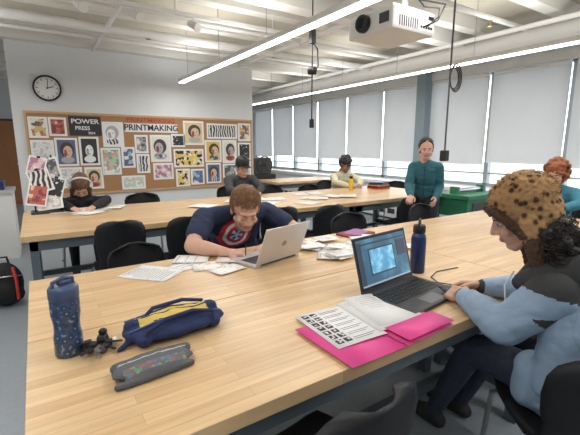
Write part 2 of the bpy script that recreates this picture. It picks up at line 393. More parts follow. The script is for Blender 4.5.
for x,y in((1.75,2.2),(2.0,2.5)):
    w=MB(); w.lathe([(0,-.05),(.04,-.05),(.06,-.03),(.065,0),(0,0)],PAPER2); w.lathe([(0,-.056),(.025,-.054),(.025,-.05)],DGREY); w.cyl((0,0,0),(0,0,.12),.012,WHITE,n=8); w.obj('smoke_detector',(x,y,3.0))
w=MB(); w.b2(-2.6,3.2,4.33,4.37,2.80,2.84,WHITE)
for x in(-2.2,-1.0,.2,1.4,2.6): w.cyl((x,4.35,2.84),(x,4.35,3.12),.006,WHITE,n=6)
for x in(-.5,.0,.5,1.0,1.6):
    w.cyl((x,4.35,2.80),(x,4.35,2.74),.01,WHITE,n=8); w.cyl((x-.02,4.42,2.76),(x+.02,4.28,2.69),.035,WHITE,n=14,r1=.045)
w.obj('track_spotlights')
w=MB(); w.box((0,0,0),(.12,.10,.09),BLK,bev=.01); w.cyl((0,0,.04),(0,0,.30),.008,BLK,n=8); w.cyl((-.03,0,-.02),(-.11,-.02,-.05),.035,DGREY,n=14); w.obj('overhead_speaker',(1.62,2.5,2.82))
EM=mat('fluorescent_diffuser',(1,.99,.97),.5,var=0,emit=6)
def fixture(x,y0,y1,z=2.42,pw=30):
    w=MB(); w.b2(x-.045,x+.045,y0,y1,z+.015,z+.065,WHITE); w.b2(x-.035,x+.035,y0+.01,y1-.01,z,z+.015,EM)
    y=y0+.3
    while y<y1: w.cyl((x,y,z+.065),(x,y,3.12),.004,CHROME,n=6); y+=1.2
    w.obj('fluorescent_light')
    for dz,rx,pp in ((-.01,0,pw),(.09,PI,pw*.6)):
        L=bpy.data.lights.new('tube_lamp','AREA'); L.shape='RECTANGLE'; L.size=.09; L.size_y=y1-y0; L.energy=pp; L.color=(1,.985,.96)
        o=bpy.data.objects.new('tube_lamp',L); PENDING.append(o); o.location=(x,(y0+y1)/2,z+dz); o.rotation_euler=(rx,0,0)
fixture(2.08,-1.5,6.35,pw=56); fixture(4.56,-1,8.6,pw=60); fixture(-.55,-2,6,pw=42); fixture(-3.2,-1,9,pw=36); fixture(2.08,7.6,11.4,pw=20)
wd=bpy.data.worlds.new('sky'); SC.world=wd; wd.use_nodes=True; bg=wd.node_tree.nodes['Background']; bg.inputs[0].default_value=(.92,.965,1,1); bg.inputs[1].default_value=4.3
slab('ground_snow',XW+.6,60,-40,60,-1.2,-1.0,mat('snow',(.45,.48,.5),.9))
# ------------------------------------------------------------------ camera
cam=bpy.data.cameras.new('camera'); co=bpy.data.objects.new('camera',cam); PENDING.append(co); co.location=(0,0,1.42)
co.rotation_euler=(PI/2-math.atan(70.5/385),0,-math.radians(33.29)); cam.sensor_width=36; cam.lens=385/580*36; cam.clip_start=.05; SC.camera=co
# ------------------------------------------------------------------ bulletin board
CORK=mat('cork',(.50,.27,.13),.9,var=.35,vs=90,bump=.3,bs=120)
bb=empty('bulletin_board',(1.75,6.79,1.3))
w=MB(); w.b2(-.04,3.54,6.775,6.8,.72,1.90,CORK)
for a in [(-.07,3.57,.69,.72),(-.07,3.57,1.90,1.93),(-.07,-.04,.72,1.90),(3.54,3.57,.72,1.90)]: w.b2(a[0],a[1],6.765,6.8,a[2],a[3],WOODE)
w.obj('cork_panel',parent=bb)
K=(.03,.03,.035); Wt=(.80,.79,.76)
PAL=dict(ykl=('cells',[(.68,.52,.20),(.48,.18,.12),(.80,.76,.65),(.14,.14,.16)],18),red=('noise',[(.25,.06,.06),(.52,.13,.10),(.75,.6,.44)],14),bw=('noise',[K,Wt],26),bw2=('wave',[K,(.3,.3,.3),Wt],7),
 blu=('cells',[(.12,.18,.36),(.34,.50,.64),(.80,.76,.70),(.14,.14,.2)],18),grn=('cells',[(.22,.40,.33),(.5,.6,.44),(.65,.35,.34),(.84,.82,.76)],18),lt=('noise',[(.55,.55,.55),Wt,(.65,.68,.72)],18),
 gry=('noise',[(.1,.1,.11),(.35,.35,.36),(.75,.75,.74)],15),pk=('noise',[(.45,.20,.31),(.72,.52,.55),Wt],16),com=('cells',[(.80,.62,.14),K,(.80,.80,.76),(.78,.54,.16)],24),
 flo=('voronoi',[(.70,.48,.26),(.55,.66,.58),(.82,.82,.78)],26))
PM={}
for k,(kd,cl,sc_) in PAL.items(): PM[k]=ramp_mat('print_'+k,kd,cl,sc_)
posters=[(-.03,.21,1.55,1.85,'ykl'),(.22,.45,1.58,1.85,'red'),(.48,.92,1.59,1.88,'blk'),(.93,1.24,1.42,1.81,'wface'),(2.22,2.59,1.455,1.87,'pface'),(2.65,3.25,1.57,1.84,'bw2'),(3.27,3.53,1.53,1.86,'ykl'),
(-.03,.26,1.16,1.52,'lt'),(.27,.57,1.135,1.555,'dface'),(.59,.865,1.14,1.575,'bface'),(.88,1.17,.98,1.405,'grn'),(1.185,1.39,1.085,1.42,'blu'),(1.40,1.61,1.32,1.615,'gry'),(1.645,1.99,1.17,1.62,'gface'),(2.0,2.24,1.42,1.64,'bw'),
(1.41,1.62,.99,1.305,'bw2'),(2.03,2.57,1.07,1.385,'com'),(2.6,2.92,1.145,1.545,'yface'),(2.94,3.23,1.125,1.55,'gface'),(3.26,3.53,1.175,1.5,'bw'),(-.02,.27,.83,1.145,'pk'),(.29,.6,.80,1.115,'lt'),(.63,.89,.77,1.11,'pface'),
(1.16,1.53,.73,.955,'flo'),(1.67,2.01,.87,1.15,'pk'),(2.05,2.3,.73,1.04,'com'),(2.32,2.57,.75,1.03,'blu'),(2.61,2.9,.76,1.13,'dface'),(2.94,3.23,.85,1.11,'gry'),(3.27,3.53,.83,1.155,'lt')]
FS=mat('print_skin',(.72,.52,.38)); FH=mat('print_hair',(.08,.05,.04)); FG=mat('print_grey',(.45,.45,.45)); 
BGc={'wface':PAPER,'pface':mat('pbg',(.72,.60,.36)),'dface':mat('dbg',(.12,.16,.28)),'bface':INK,'gface':PAPER2,'yface':mat('ybg',(.76,.56,.14))}
def disc(w,cx,cz,rx,rz,y,m,n=20):
    vs=[(cx+rx*math.cos(2*PI*i/n),y,cz+rz*math.sin(2*PI*i/n)) for i in range(n)]; w.add(vs,[list(range(n))],m)
w=MB(); rp=random.Random(21)
for i,(x0,x1,z0,z1,k) in enumerate(posters):
    w.b2(x0,x1,6.768,6.7745,z0,z1,PAPER); dx=.03
    if k in PM: w.b2(x0+dx,x1-dx,6.7665,6.768,z0+dx,z1-dx,PM[k])
    elif k=='blk': w.b2(x0,x1,6.7665,6.768,z0,z1,INK)
    else:
        w.b2(x0+dx,x1-dx,6.7665,6.768,z0+dx,z1-dx,BGc[k]); t=rp.uniform(-.12,.12)*(x1-x0); cx=(x0+x1)/2+t; cz=z0+(z1-z0)*.52; a=(x1-x0)*.27; b_=(z1-z0)*.25
        fc=PAPER if k in('wface','bface') else (FG if k=='gface' else FS); hc=FG if k=='wface' else INK
        disc(w,cx-t*.5,z0+(z1-z0)*.22,a*1.1,b_*.5,6.7662,[FG,PM['gry'],PM['red'],PM['bw2']][i%4] if k!='bface' else PAPER)
        disc(w,cx-t*.4,cz+b_*.22,a*1.15,b_*1.1,6.7660,FH if fc is not PAPER else hc); disc(w,cx+t*.3,cz-b_*.05,a*.75,b_*.85,6.7656,fc)
        disc(w,cx-a*.35,cz-b_*.2,a*.25,b_*.5,6.7654,FG if fc is PAPER else PM['red'])
        for s_ in(-1,1): disc(w,cx+t*.3+s_*a*.33,cz+b_*.1,a*.12,b_*.05,6.7652,INK)
        disc(w,cx+t*.3,cz-b_*.48,a*.2,b_*.05,6.7652,RED if k!='bface' else INK)
w.obj('pinned_prints',parent=bb)
def text(s,x,z,size,m,y=6.762,ext=.001,name='lettering',sx=1):
    c=bpy.data.curves.new(name,'FONT'); c.body=s; c.size=size; c.extrude=ext; c.align_x='CENTER'; c.align_y='CENTER'; c.offset=size*.02
    o=bpy.data.objects.new(name,c); COL.objects.link(o); dg=bpy.context.evaluated_depsgraph_get()
    me=bpy.data.meshes.new_from_object(o.evaluated_get(dg)); bpy.data.objects.remove(o); o=bpy.data.objects.new(name,me); PENDING.append(o)
    me.materials.clear(); me.materials.append(m); o.location=(x,y,z); o.rotation_euler=(PI/2,0,0); o.scale=(sx,1,1); setp(o,bb)
MB().b2(1.26,2.12,6.766,6.7745,1.66,1.80,PAPER).obj('banner_sheet',parent=bb)
text('PRINTMAKING',1.69,1.73,.135,INK,sx=.98); text('PRINTMAKING',1.69,1.85,.085,RED,y=6.772,sx=1.4)
text('POWER',.70,1.80,.095,PAPER,sx=1.15); text('PRESS',.66,1.70,.08,PAPER); text('2024',.78,1.63,.05,PAPER)
# ------------------------------------------------------------------ clock
w=MB(); Mc=Matrix.Translation((.255,6.79,2.255))@Matrix.Rotation(PI/2,4,'X')
w.lathe([(0,-.01),(.175,-.01),(.18,.0),(.18,.035),(.165,.045),(.155,.03)],BLK,M=Mc,n=48); w.lathe([(0,.022),(.157,.022)],PAPER,M=Mc,n=48)
for i in range(60):
    a=2*PI*i/60; L_=.03 if i%5==0 else .01; w.box((0,0,0),(.008 if i%5==0 else .003,L_,.002),INK,Mc@Matrix.Rotation(a,4,'Z')@Matrix.Translation((0,.142-L_/2,.024)))
w.box((0,.04,.027),(.012,.10,.002),INK,Mc@Matrix.Rotation(math.radians(-72),4,'Z')); w.box((0,.055,.03),(.008,.13,.002),INK,Mc@Matrix.Rotation(math.radians(-8),4,'Z')); w.cyl((0,0,.022),(0,0,.034),.012,INK,M=Mc)
w.obj('wall_clock')
# ------------------------------------------------------------------ tables
def table(x0,x1,y0,y1,z=.76,rz=0):
    w=MB(); cx,cy=(x0+x1)/2,(y0+y1)/2; a,b=(x1-x0)/2-.002,(y1-y0)/2-.002
    w.b2(-a,a,-b,b,z-.045,z,WOOD,bev=.002)
    w.b2(-a+.05,a-.05,-b+.05,-b+.08,z-.13,z-.045,STEEL); w.b2(-a+.05,a-.05,b-.08,b-.05,z-.13,z-.045,STEEL); w.b2(-a+.05,-a+.08,-b+.05,b-.05,z-.13,z-.045,STEEL); w.b2(a-.08,a-.05,-b+.05,b-.05,z-.13,z-.045,STEEL)
    for sx in(-1,1):
        for sy in(-1,1): w.box((sx*(a-.08),sy*(b-.08),(z-.045)/2),(.06,.06,z-.045),STEEL,bev=.004)
        w.b2(sx*(a-.08)-.015,sx*(a-.08)+.015,-b+.08,b-.08,.15,.20,STEEL)
    w.b2(-a+.08,a-.08,-.02,.02,.15,.20,STEEL)
    return w.obj('work_table',(cx,cy,0),rz)
for x0,x1 in((-.085,2.06),(2.06,4.2)):
    table(x0,x1,.79,1.51); table(x0,x1,1.51,2.25)
for x0,x1 in((-.15,1.55),(1.55,3.25),(3.25,4.95)):
    table(x0,x1,3.42,4.10); table(x0,x1,4.10,4.79)
table(-2.6,-.9,5.0,5.75)
# ------------------------------------------------------------------ chairs
def chair(x,y,rz,h=.82,chrome=True,sw=1):
    w=MB(); k=h-.82
    prof=[(.225,.425,.16,0),(.21,.44,.20,0),(.12,.45,.222,0),(0,.445,.225,0),(-.12,.445,.215,.1),(-.18,.47,.20,.3),(-.21,.53,.19,.7),(-.228,.60+k*.4,.205,1),(-.24,.67+k*.7,.215,1),(-.25,.74+k,.210,1),(-.256,.785+k,.185,1),(-.26,.81+k,.14,1),(-.261,.82+k,.09,1)]
    G=[]
    for (yy,zz,hw,bk) in prof:
        r=[]
        for j in range(11):
            s_=-1+j*.2; r.append((s_*hw*sw,yy+bk*.055*s_*s_,zz+(1-bk)*.018*s_*s_-(.01*s_*s_ if zz>.8+k else 0)))
        G.append(r)
    w.sheet(G,.014,BLKP); m=CHROME if chrome else BLKP
    for sx in(-1,1):
        w.tube([(sx*.17,.17,.435),(sx*.20,.215,.39),(sx*.225,.235,.0)],.0115,m); w.tube([(sx*.17,-.12,.435),(sx*.20,-.19,.39),(sx*.225,-.25,.0)],.0115,m)
        w.tube([(sx*.17,.17,.432),(sx*.17,-.12,.432)],.0115,m)
        for yy in(.235,-.25): w.cyl((sx*.225,yy,0),(sx*.225,yy,.025),.016,BLK,n=10)
    w.tube([(-.17,.15,.425),(.17,.15,.425)],.010,m); w.tube([(-.17,-.1,.425),(.17,-.1,.425)],.010,m)
    return w.obj('stacking_chair',(x,y,0),math.radians(rz))
for a in [(.60,.79,2,.84,True,.95),(.52,2.46,183,.78,True,.85),(2.36,2.42,178),(3.40,2.42,184),(.51,3.34,-3,.87,True,.85),(1.02,3.36,5,.85,True,.88),(1.96,3.36,0,.85),(2.58,3.36,4),(3.9,3.36,0),(1.09,4.85,180,.85),(2.95,4.88,176,.85),(5.2,4.6,120),(3.7,4.88,180)]: chair(*a)
chair(1.30,2.84,172); chair(1.545,.475,-42,.80); chair(.40,5.22,178); chair(2.52,5.38,180); chair(4.45,5.38,180); chair(4.90,1.80,92)
# ------------------------------------------------------------------ MAN WRITING
NT=mat('navy_tshirt',(.028,.042,.10),.9,bump=.6,bs=30,var=.35,vs=14); JEANS=mat('dark_jeans',(.03,.037,.065),.85,bump=.3,bs=90); SHOE=mat('black_shoe',(.02,.02,.02),.6); SB=mat('shield_blue',(.05,.14,.5),.7); SR=mat('shield_red',(.62,.03,.04),.7); SW=mat('shield_white',(.8,.8,.8),.7)
man=empty('man_writing',(1.28,2.8,0))
J=dict(pelvis=(1.32,2.84,.57),chest=(1.225,2.63,.81),neck=(1.185,2.48,.985),headb=(1.175,2.42,.995),shL=(1.44,2.54,.93),shR=(.935,2.50,.935),elL=(1.56,2.28,.82),elR=(.765,2.27,.815),wrL=(1.24,2.11,.800),wrR=(.915,2.08,.797),
 hipL=(1.39,2.80,.54),hipR=(1.20,2.82,.54),knL=(1.38,2.40,.55),knR=(1.10,2.42,.55),anL=(1.36,2.38,.09),anR=(1.08,2.40,.09),toe=(-.1,-1,0))
SX,SZ=1.165,.80
def shield(c,m):
    if m is not NT or c.y>2.62: return None
    d=math.hypot(c.x-SX,(c.z-SZ)*1.0)
    if d<.045: return SW if (abs(math.fmod(math.atan2(c.z-SZ,c.x-SX)+7,1.2566)-.63)<.3 or d<.016) else SB
    if d<.067: return SR
    if d<.089: return SW
    if d<.117: return SR
wr=lambda c:.007*abs(noise.noise(V((c.x*14,c.y*8,c.z*20))))
body(man,J,NT,SK1,JEANS,SHOE,bulk=1.2,sleeve='short',vox=.0075,override=shield,arm=1.22,disp=lambda c: wr(c) if (c.z<.99 and c.y>2.36) else 0)
HR=mat('hair_light_brown',(.34,.175,.085),.6,var=.45,vs=60)
M=hmat((1.17,2.335,1.0),166,-30,0,1.16); head(man,M,SK1,.0045,HR,closed=True)
haircap(man,M,HR,amp=.005,vox=.006,c=(0,-.028,.052),rad=(.083,.098,.088)); strands(man,M,HR,1900,.020,.0017)
hand(man,(.915,2.08,.795),(.80,-.36,-.06),(.15,.1,-1),SK1,side=1,curl=.75,name='right_hand',sc=1.05)
hand(man,(1.24,2.11,.797),(-.9,-.35,-.06),(-.1,0,-1),SK1,side=-1,curl=.3,name='left_hand',sc=1.05)
MB().tube([(1.00,2.01,.765),(1.012,2.03,.79),(1.03,2.06,.835)],[.001,.0035,.0035],BLK,8).obj('pencil')
# ------------------------------------------------------------------ GIRL IN HAT
PUF=mat('light_blue_parka',(.33,.455,.62),.75,bump=.45,bs=26,var=.22,vs=9); HOOD=mat('charcoal_fleece',(.055,.057,.060),.95,bump=.12,bs=140,var=.3,vs=20); 
LEO=ramp_mat('leopard_fleece','voronoi',[(.03,.015,.01),(.09,.045,.022),(.38,.215,.10),(.46,.28,.13)],36,.95,stops=[0,.28,.40,.6],const=False)
TRIM=mat('brown_fur',(.09,.05,.03),.95,bump=1,bs=90); CURL=mat('dark_curls',(.018,.013,.011),.55,var=.3)
girl=empty('woman_in_animal_hat',(1.58,.42,0))
J=dict(pelvis=(1.60,.40,.57),chest=(1.58,.49,.82),neck=(1.545,.60,1.01),headb=(1.525,.65,1.08),shL=(1.42,.54,.935),shR=(1.74,.60,.94),elL=(1.35,.655,.785),elR=(1.80,.75,.80),wrL=(1.435,.86,.806),wrR=(1.625,.88,.81),
 hipL=(1.53,.42,.54),hipR=(1.70,.42,.54),knL=(1.52,.86,.56),knR=(1.74,.86,.56),anL=(1.60,1.08,.09),anR=(1.78,1.05,.09),toe=(-.05,1,0))
def yoke(c): return c.z+.25*(c.x-1.42)*(1 if c.x<1.6 else -1)+.10*(.55-c.y)+.006*noise.noise(c*10) > .925
def jk(c,m):
    if m in (PUF,HOOD) and c.z>.86 and c.y<.80: return HOOD if yoke(c) else PUF
    if m is JEANS and c.z>.42 and c.y<.62: return PUF
    if m is PUF and c.z<.50 and c.z>.485: return HOOD
fold=lambda c: .006*noise.noise(c*8)+.008*abs(noise.noise(V((c.x*16,c.y*16,c.z*22))))
body(girl,J,PUF,SK2,JEANS,SHOE,bulk=1.10,vox=.0075,upper=HOOD,arm=1.22,override=jk,cuff=HOOD,disp=lambda c: (fold(c) if (not yoke(c) and (c.y<.84)) else .003*noise.noise(c*14)))
b=Blob(); b.ell((1.57,.49,.99),(.13,.08,.06),HOOD); b.chain([(1.44,.585,.98),(1.49,.48,1.02),(1.64,.48,1.02),(1.69,.60,.98)],[.045,.055,.055,.045],HOOD); b.chain([(1.44,.60,.975),(1.50,.68,.92),(1.62,.68,.97)],[.040,.034,.034],HOOD)
b.cap((1.50,.53,.96),(1.42,.55,.93),.075,.072,HOOD)
b.ell((1.60,.38,.66),(.19,.12,.22),PUF); b.ell((1.52,.50,.57),(.12,.14,.12),PUF); b.chain([(1.46,.60,.62),(1.45,.60,.52),(1.49,.48,.48)],[.055,.05,.045],PUF); b.chain([(1.46,.52,.87),(1.46,.50,.74),(1.46,.52,.60)],[.075,.08,.075],PUF)
b.build('jacket_hem_and_hood',.0075,6,girl,override=lambda c,m:(HOOD if yoke(c) else PUF) if c.y<.62 else m,disp=lambda c: fold(c) if not yoke(c) else .003*noise.noise(c*16))
w=MB(); w.tube([(1.47,.70,.96),(1.455,.72,.90),(1.46,.715,.84)],.0035,PAPER,6); w.obj('hoodie_drawstring',parent=girl)
M=hmat((1.490,.705,1.165),34,-24,0,1.0); head(girl,M,SK2,.0045,CURL)
b=Blob(); b.ell((0,-.028,.060),(.104,.116,.104),LEO,M); b.ell((0,-.045,.01),(.099,.096,.09),LEO,M)
for sx in(-1,1):
    b.ell((sx*.090,-.012,-.045),(.022,.044,.075),LEO,M); b.chain([(sx*.094,.0,-.09),(sx*.097,.012,-.15),(sx*.09,.03,-.22)],[.032,.026,.013],TRIM,M)
b.chain([(-.100,.025,-.05),(-.097,.054,.02),(-.057,.082,.060),(0,.090,.068),(.057,.082,.060),(.097,.054,.02),(.100,.025,-.05)],[.014,.016,.019,.019,.019,.016,.014],TRIM,M)
b.build('animal_hat',.005,1,girl,disp=lambda c: .007*noise.noise(c*80))
w=MB(); rnd=random.Random(12)
for i in range(2600):
    d=V((rnd.gauss(0,1),rnd.gauss(0,1),rnd.gauss(0,1))).normalized()
    if d.z<-.1: continue
    p0=V((d.x*.104,-.028+d.y*.116,.060+d.z*.104)); e_=p0+d*.009+V((rnd.uniform(-.005,.005),rnd.uniform(-.005,.005),rnd.uniform(-.006,.002)))
    w.tube([p0,e_],[.0011,.0003],LEO,3,M,cap=False)
w.obj('hat_pile',parent=girl)
rnd=random.Random(4); b=Blob()
for i in range(110):
    a=rnd.uniform(PI*1.08,PI*2.0); z=rnd.uniform(-.19,-.05); r=rnd.uniform(.085,.125)+(.025 if z<-.1 else 0)
    b.ell((r*math.cos(a)*1.0,r*math.sin(a)*.9-.01,z),(.02,.02,.018),CURL,M)
for i in range(22):
    for sx in(-1,1): b.ell((sx*rnd.uniform(.06,.09),rnd.uniform(-.05,.02),rnd.uniform(-.2,-.08)),(.015,.015,.018),CURL,M)
b.ell((0,-.07,-.08),(.09,.06,.09),CURL,M); b.build('curly_hair',.0055,1,girl,disp=lambda c:.004*noise.noise(c*120))
w=MB()
for i in range(520):
    a=rnd.uniform(PI*1.02,PI*2.02); z0=rnd.uniform(-.17,-.03); r=rnd.uniform(.10,.16); c0=V((r*math.cos(a),r*math.sin(a)*.9-.01,z0)); q=rnd.uniform(.006,.012); ph=rnd.uniform(0,6)
    w.tube([c0+V((q*math.cos(ph+t*1.1),q*math.sin(ph+t*1.1),-t*.006)) for t in range(12)],.0015,CURL,4,M,cap=False)
w.obj('curl_strands',parent=girl)
hand(girl,(1.435,.875,.808),(.35,.85,-.12),(.55,-.1,-.8),SK2,side=1,curl=.6,name='left_hand')
hand(girl,(1.62,.895,.81),(-.40,.85,-.12),(-.55,-.1,-.8),SK2,side=-1,curl=.6,name='right_hand')
w=MB(); Mp=Matrix.Translation((1.53,.965,.788))@Matrix.Rotation(math.radians(9),4,'X')@Matrix.Rotation(math.radians(70),4,'Z')
w.box((0,0,0),(.07,.14,.009),BLK,Mp,bev=.003); w.box((0,0,.0052),(.062,.128,.001),mat('phone_screen',(.02,.03,.05),.1),Mp); w.obj('smartphone')
w=MB(); w.tube([(1.60,.99,.7645),(1.63,1.05,.7645),(1.60,1.11,.7645),(1.64,1.18,.7645),(1.74,1.22,.7645),(1.9,1.2,.7645)],.0028,BLK,6); w.obj('charging_cable')
# ------------------------------------------------------------------ STANDING WOMAN
TEAL=mat('teal_jacket',(.035,.16,.20),.8,bump=.4,bs=20,var=.3); PANT=mat('black_pants',(.025,.025,.03),.85); BRH=mat('dark_brown_hair',(.04,.022,.014),.55,var=.3,vs=40)
st=empty('standing_woman',(4.1,3.1,0))
p_=math.radians(122); fw=V((-math.sin(p_),math.cos(p_),0)); rt=V((math.cos(p_),math.sin(p_),0)); B=V((4.06,3.10,0))
q=lambda r,f_,z:B+rt*r+fw*f_+V((0,0,z))
J=dict(pelvis=q(0,-.06,.80),chest=q(0,.02,1.06),neck=q(0,.07,1.25),headb=q(0,.09,1.30),shL=q(-.145,.05,1.18),shR=q(.145,.06,1.18),elL=q(-.17,-.02,.94),elR=q(.18,.14,.95),wrL=q(-.14,.14,.80),wrR=q(.12,.36,.85),
 hipL=q(-.09,-.02,.77),hipR=q(.09,-.02,.77),knL=q(-.09,.14,.42),knR=q(.09,-.05,.42),anL=q(-.10,.16,.09),anR=q(.10,-.2,.09),toe=fw)
body(st,J,TEAL,SK1,PANT,SHOE,bulk=.90,vox=.010,arm=.98,disp=lambda c:.012*abs(noise.noise(V((c.x*12,c.y*12,c.z*20)))) if c.z<1.2 and c.z>.7 else 0)
M=hmat(q(0,.13,1.39),134,-6); head(st,M,SK1,.005)
def bun(b,M):
    b.ell((0,-.13,.02),(.045,.042,.045),BRH,M); b.ell((0,-.06,-.02),(.080,.052,.07),BRH,M)
    for sx in(-1,1): b.chain([(sx*.03,.045,.108),(sx*.066,.02,.07),(sx*.079,-.02,.0)],[.013,.013,.012],BRH,M)
haircap(st,M,BRH,extra=bun,rad=(.081,.094,.084),c=(0,-.036,.054),amp=.002); strands(st,M,BRH,500,.02,.0015,c=(0,-.036,.054),rad=(.081,.094,.084))
hand(st,J['wrR'],fw+V((0,0,-.3)),(0,0,-1),SK1,side=-1,curl=.4,vox=.006,name='right_hand'); hand(st,J['wrL'],fw+V((0,0,-.5)),-rt*-1,SK1,side=1,curl=.4,vox=.006,name='left_hand')
w=MB(); w.tube([q(0,.145+.0,1.19),q(0,.165,1.08),q(0,.155,.95),q(0,.11,.82)],.004,BLK,6); w.obj('jacket_zip',parent=st)
# ------------------------------------------------------------------ other seated people
def person(name,x,y,phi,top,skin,lean,hz,yawp,pitch,hairf,headoff=.06,closed=True,**kw):
    e=empty(name,(x,y,0)); J,q,fw,rt=seated(x,y,phi,lean,hz,**kw)
    body(e,J,top,skin,PANT,SHOE,vox=.011,disp=lambda c:.008*abs(noise.noise(c*16)) if .6<c.z<.95 else 0)
    M=hmat(q(0,lean+headoff,hz),phi+yawp,pitch,0,1.05); head(e,M,skin,.006,closed=closed); hairf(e,M)
    hand(e,J['wrR'],(J['wrR']-J['elR'])+V((0,0,.0)),(0,0,-1),skin,side=-1,curl=.4,vox=.0055,name='right_hand'); hand(e,J['wrL'],(J['wrL']-J['elL']),(0,0,-1),skin,side=1,curl=.4,vox=.0055,name='left_hand')
    return e,M
BHOOD=mat('black_hoodie',(.022,.022,.025),.9,bump=.3,bs=30); CHH=mat('charcoal_hoodie',(.06,.062,.068),.9,bump=.3,bs=30); CRM=mat('cream_hoodie',(.70,.66,.48),.9,bump=.3,bs=30); TB=mat('blue_teal_top',(.06,.25,.34),.8); SAND=mat('brown_hair',(.16,.085,.045),.6,var=.4)
def h1(e,M):
    haircap(e,M,SAND,extra=lambda b,M:(b.ell((0,-.05,-.06),(.085,.07,.10),SAND,M),b.cap((.075,.02,0),(.085,.05,-.13),.03,.02,SAND,M),b.cap((-.075,.02,0),(-.085,.05,-.13),.03,.02,SAND,M)))
    w=MB(); w.tube([V((.1*math.sin(t),-.01,.03+.115*math.cos(t))) for t in [(-1.7+i*.17) for i in range(21)]],.009,WHITE,8,M)
    for s_ in(-1,1): w.cyl((s_*.085,0,0),(s_*.115,0,0),.036,WHITE,M=M)
    w.obj('headphones',parent=e)
person('woman_drawing_head_down',.42,5.16,176,BHOOD,SK1,.30,1.0,0,-55,h1)
def h2(e,M):
    haircap(e,M,CURL,rad=(.084,.1,.085),c=(0,-.026,.040)); w=MB(); w.lathe([(.092,.0),(.096,.04),(.090,.085),(.060,.12),(0,.132)],BLK,(0,-.012,.042),M=M); 
    w.ell((0,.110,.050),(.070,.070,.009),BLK,M); w.lathe([(.095,-.002),(.095,.010)],BLK,(0,-.012,.042),M=M); w.ell((0,-.012,.175),(.008,.008,.005),BLK,M,6); w.obj('baseball_cap',parent=e)
person('man_in_cap',2.46,5.22,178,CHH,SK2,.20,1.12,-2,-12,h2,shL=(-.19,.18,.96),shR=(.19,.18,.96))
def h3(e,M):
    rn=random.Random(9)
    def ex(b,M):
        for i in range(60):
            d=V((rn.gauss(0,1),rn.gauss(0,1)-.4,rn.gauss(0,1)+.3)).normalized(); b.ell((d.x*.09,-.03+d.y*.1,.045+d.z*.1),(.025,.025,.025),CURL,M)
    haircap(e,M,CURL,extra=ex,vox=.007)
person('student_with_curly_hair',4.46,5.26,168,CRM,SK3,.22,1.12,6,-26,h3)
GING=mat('copper_curls',(.36,.11,.04),.6,var=.45,vs=50)
def h4(e,M):
    rn=random.Random(3)
    def ex(b,M):
        for i in range(110):
            d=V((rn.gauss(0,1),rn.gauss(0,1)-.5,rn.gauss(0,1))).normalized(); b.ell((d.x*.105,-.04+d.y*.105,.02+d.z*.125),(.024,.024,.022),GING,M)
    haircap(e,M,GING,extra=ex,vox=.007)
person('woman_with_red_curls',4.86,1.92,100,TB,SK1,.22,1.14,0,-20,h4,elL=(-.24,.30,.84),wrL=(-.12,.52,.80),elR=(.24,.30,.84),wrR=(.12,.52,.80))
# ------------------------------------------------------------------ laptops
def laptop(wd,dp,lidh,ang,body_m,key_m,screen,logo=None):
    w=MB(); w.box((0,-dp/2,.009),(wd,dp,.016),body_m,bev=.003)
    w.box((0,-dp*.40,.0172),(wd*.88,dp*.50,.001),DGREY)
    for r in range(5):
        for c in range(14):
            w.box((-wd*.41+c*wd*.82/13,-dp*.20-r*dp*.095,.0185),(wd*.052,dp*.075,.003),key_m)
    w.box((0,-dp*.82,.0175),(wd*.3,dp*.26,.001),mat('trackpad',(.15,.15,.16) if body_m is not SILVER else (.5,.5,.51),.4))
    Ml=Matrix.Translation((0,0,.014))@Matrix.Rotation(math.radians(ang),4,'X')
    w.box((0,0,lidh/2),(wd,.007,lidh),body_m,Ml,bev=.002); w.box((0,-.0042,lidh/2+.003),(wd*.97,.001,lidh*.93),BLK,Ml)
    w.box((0,-.005,lidh/2+.006),(wd*.93,.001,lidh*.84),screen[0],Ml)
    for i,(x0,x1,z0,z1,m) in enumerate(screen[1]): w.box(((x0+x1)/2*wd,-.0058-.0002*i,(z0+z1)/2*lidh),((x1-x0)*wd,.0008,(z1-z0)*lidh),m,Ml)
    w.cyl((-wd*.4,.002,.014),(wd*.4,.002,.014),.006,BLK,n=10)
    if logo: w.lathe([(0,0),(lidh*.075,0)],logo,M=Ml@Matrix.Translation((0,.0045,lidh*.5))@Matrix.Rotation(-PI/2,4,'X'),n=20)
    return w,Ml
scr=ramp_mat('screen_artwork','noise',[(.02,.05,.085),(.04,.10,.16),(.07,.18,.26),(.14,.30,.40)],7,.3,stops=[0,.45,.56,.72],const=False,emit=.9)
drw=ramp_mat('screen_drawing','noise',[(.03,.12,.22),(.08,.26,.42),(.20,.46,.62),(.42,.62,.72)],14,.3,stops=[0,.42,.55,.68],const=False,emit=.9)
s1=mat('screen_light',(.30,.38,.44),.3,emit=.6); s2=mat('screen_dark',(.04,.055,.08),.3,emit=.5)
w,Ml=laptop(.40,.27,.25,-16,mat('graphite_laptop',(.07,.07,.08),.4,.5),BLK,(scr,[(-.46,-.39,.12,.90,s2),(-.46,.46,.09,.12,s1),(-.28,.20,.26,.76,s2),(-.26,.18,.29,.73,drw),(.26,.44,.50,.80,s2),(-.39,.44,.84,.87,s2)]))
w.obj('laptop',(1.355,1.205,.76),math.radians(7))
w,Ml=laptop(.36,.23,.235,-22,SILVER,DGREY,(s2,[(-.4,.4,.2,.85,s1)]),logo=mat('logo_mirror',(.3,.3,.3),.2,.8))
w.obj('laptop',(1.13,1.845,.76),math.radians(195))
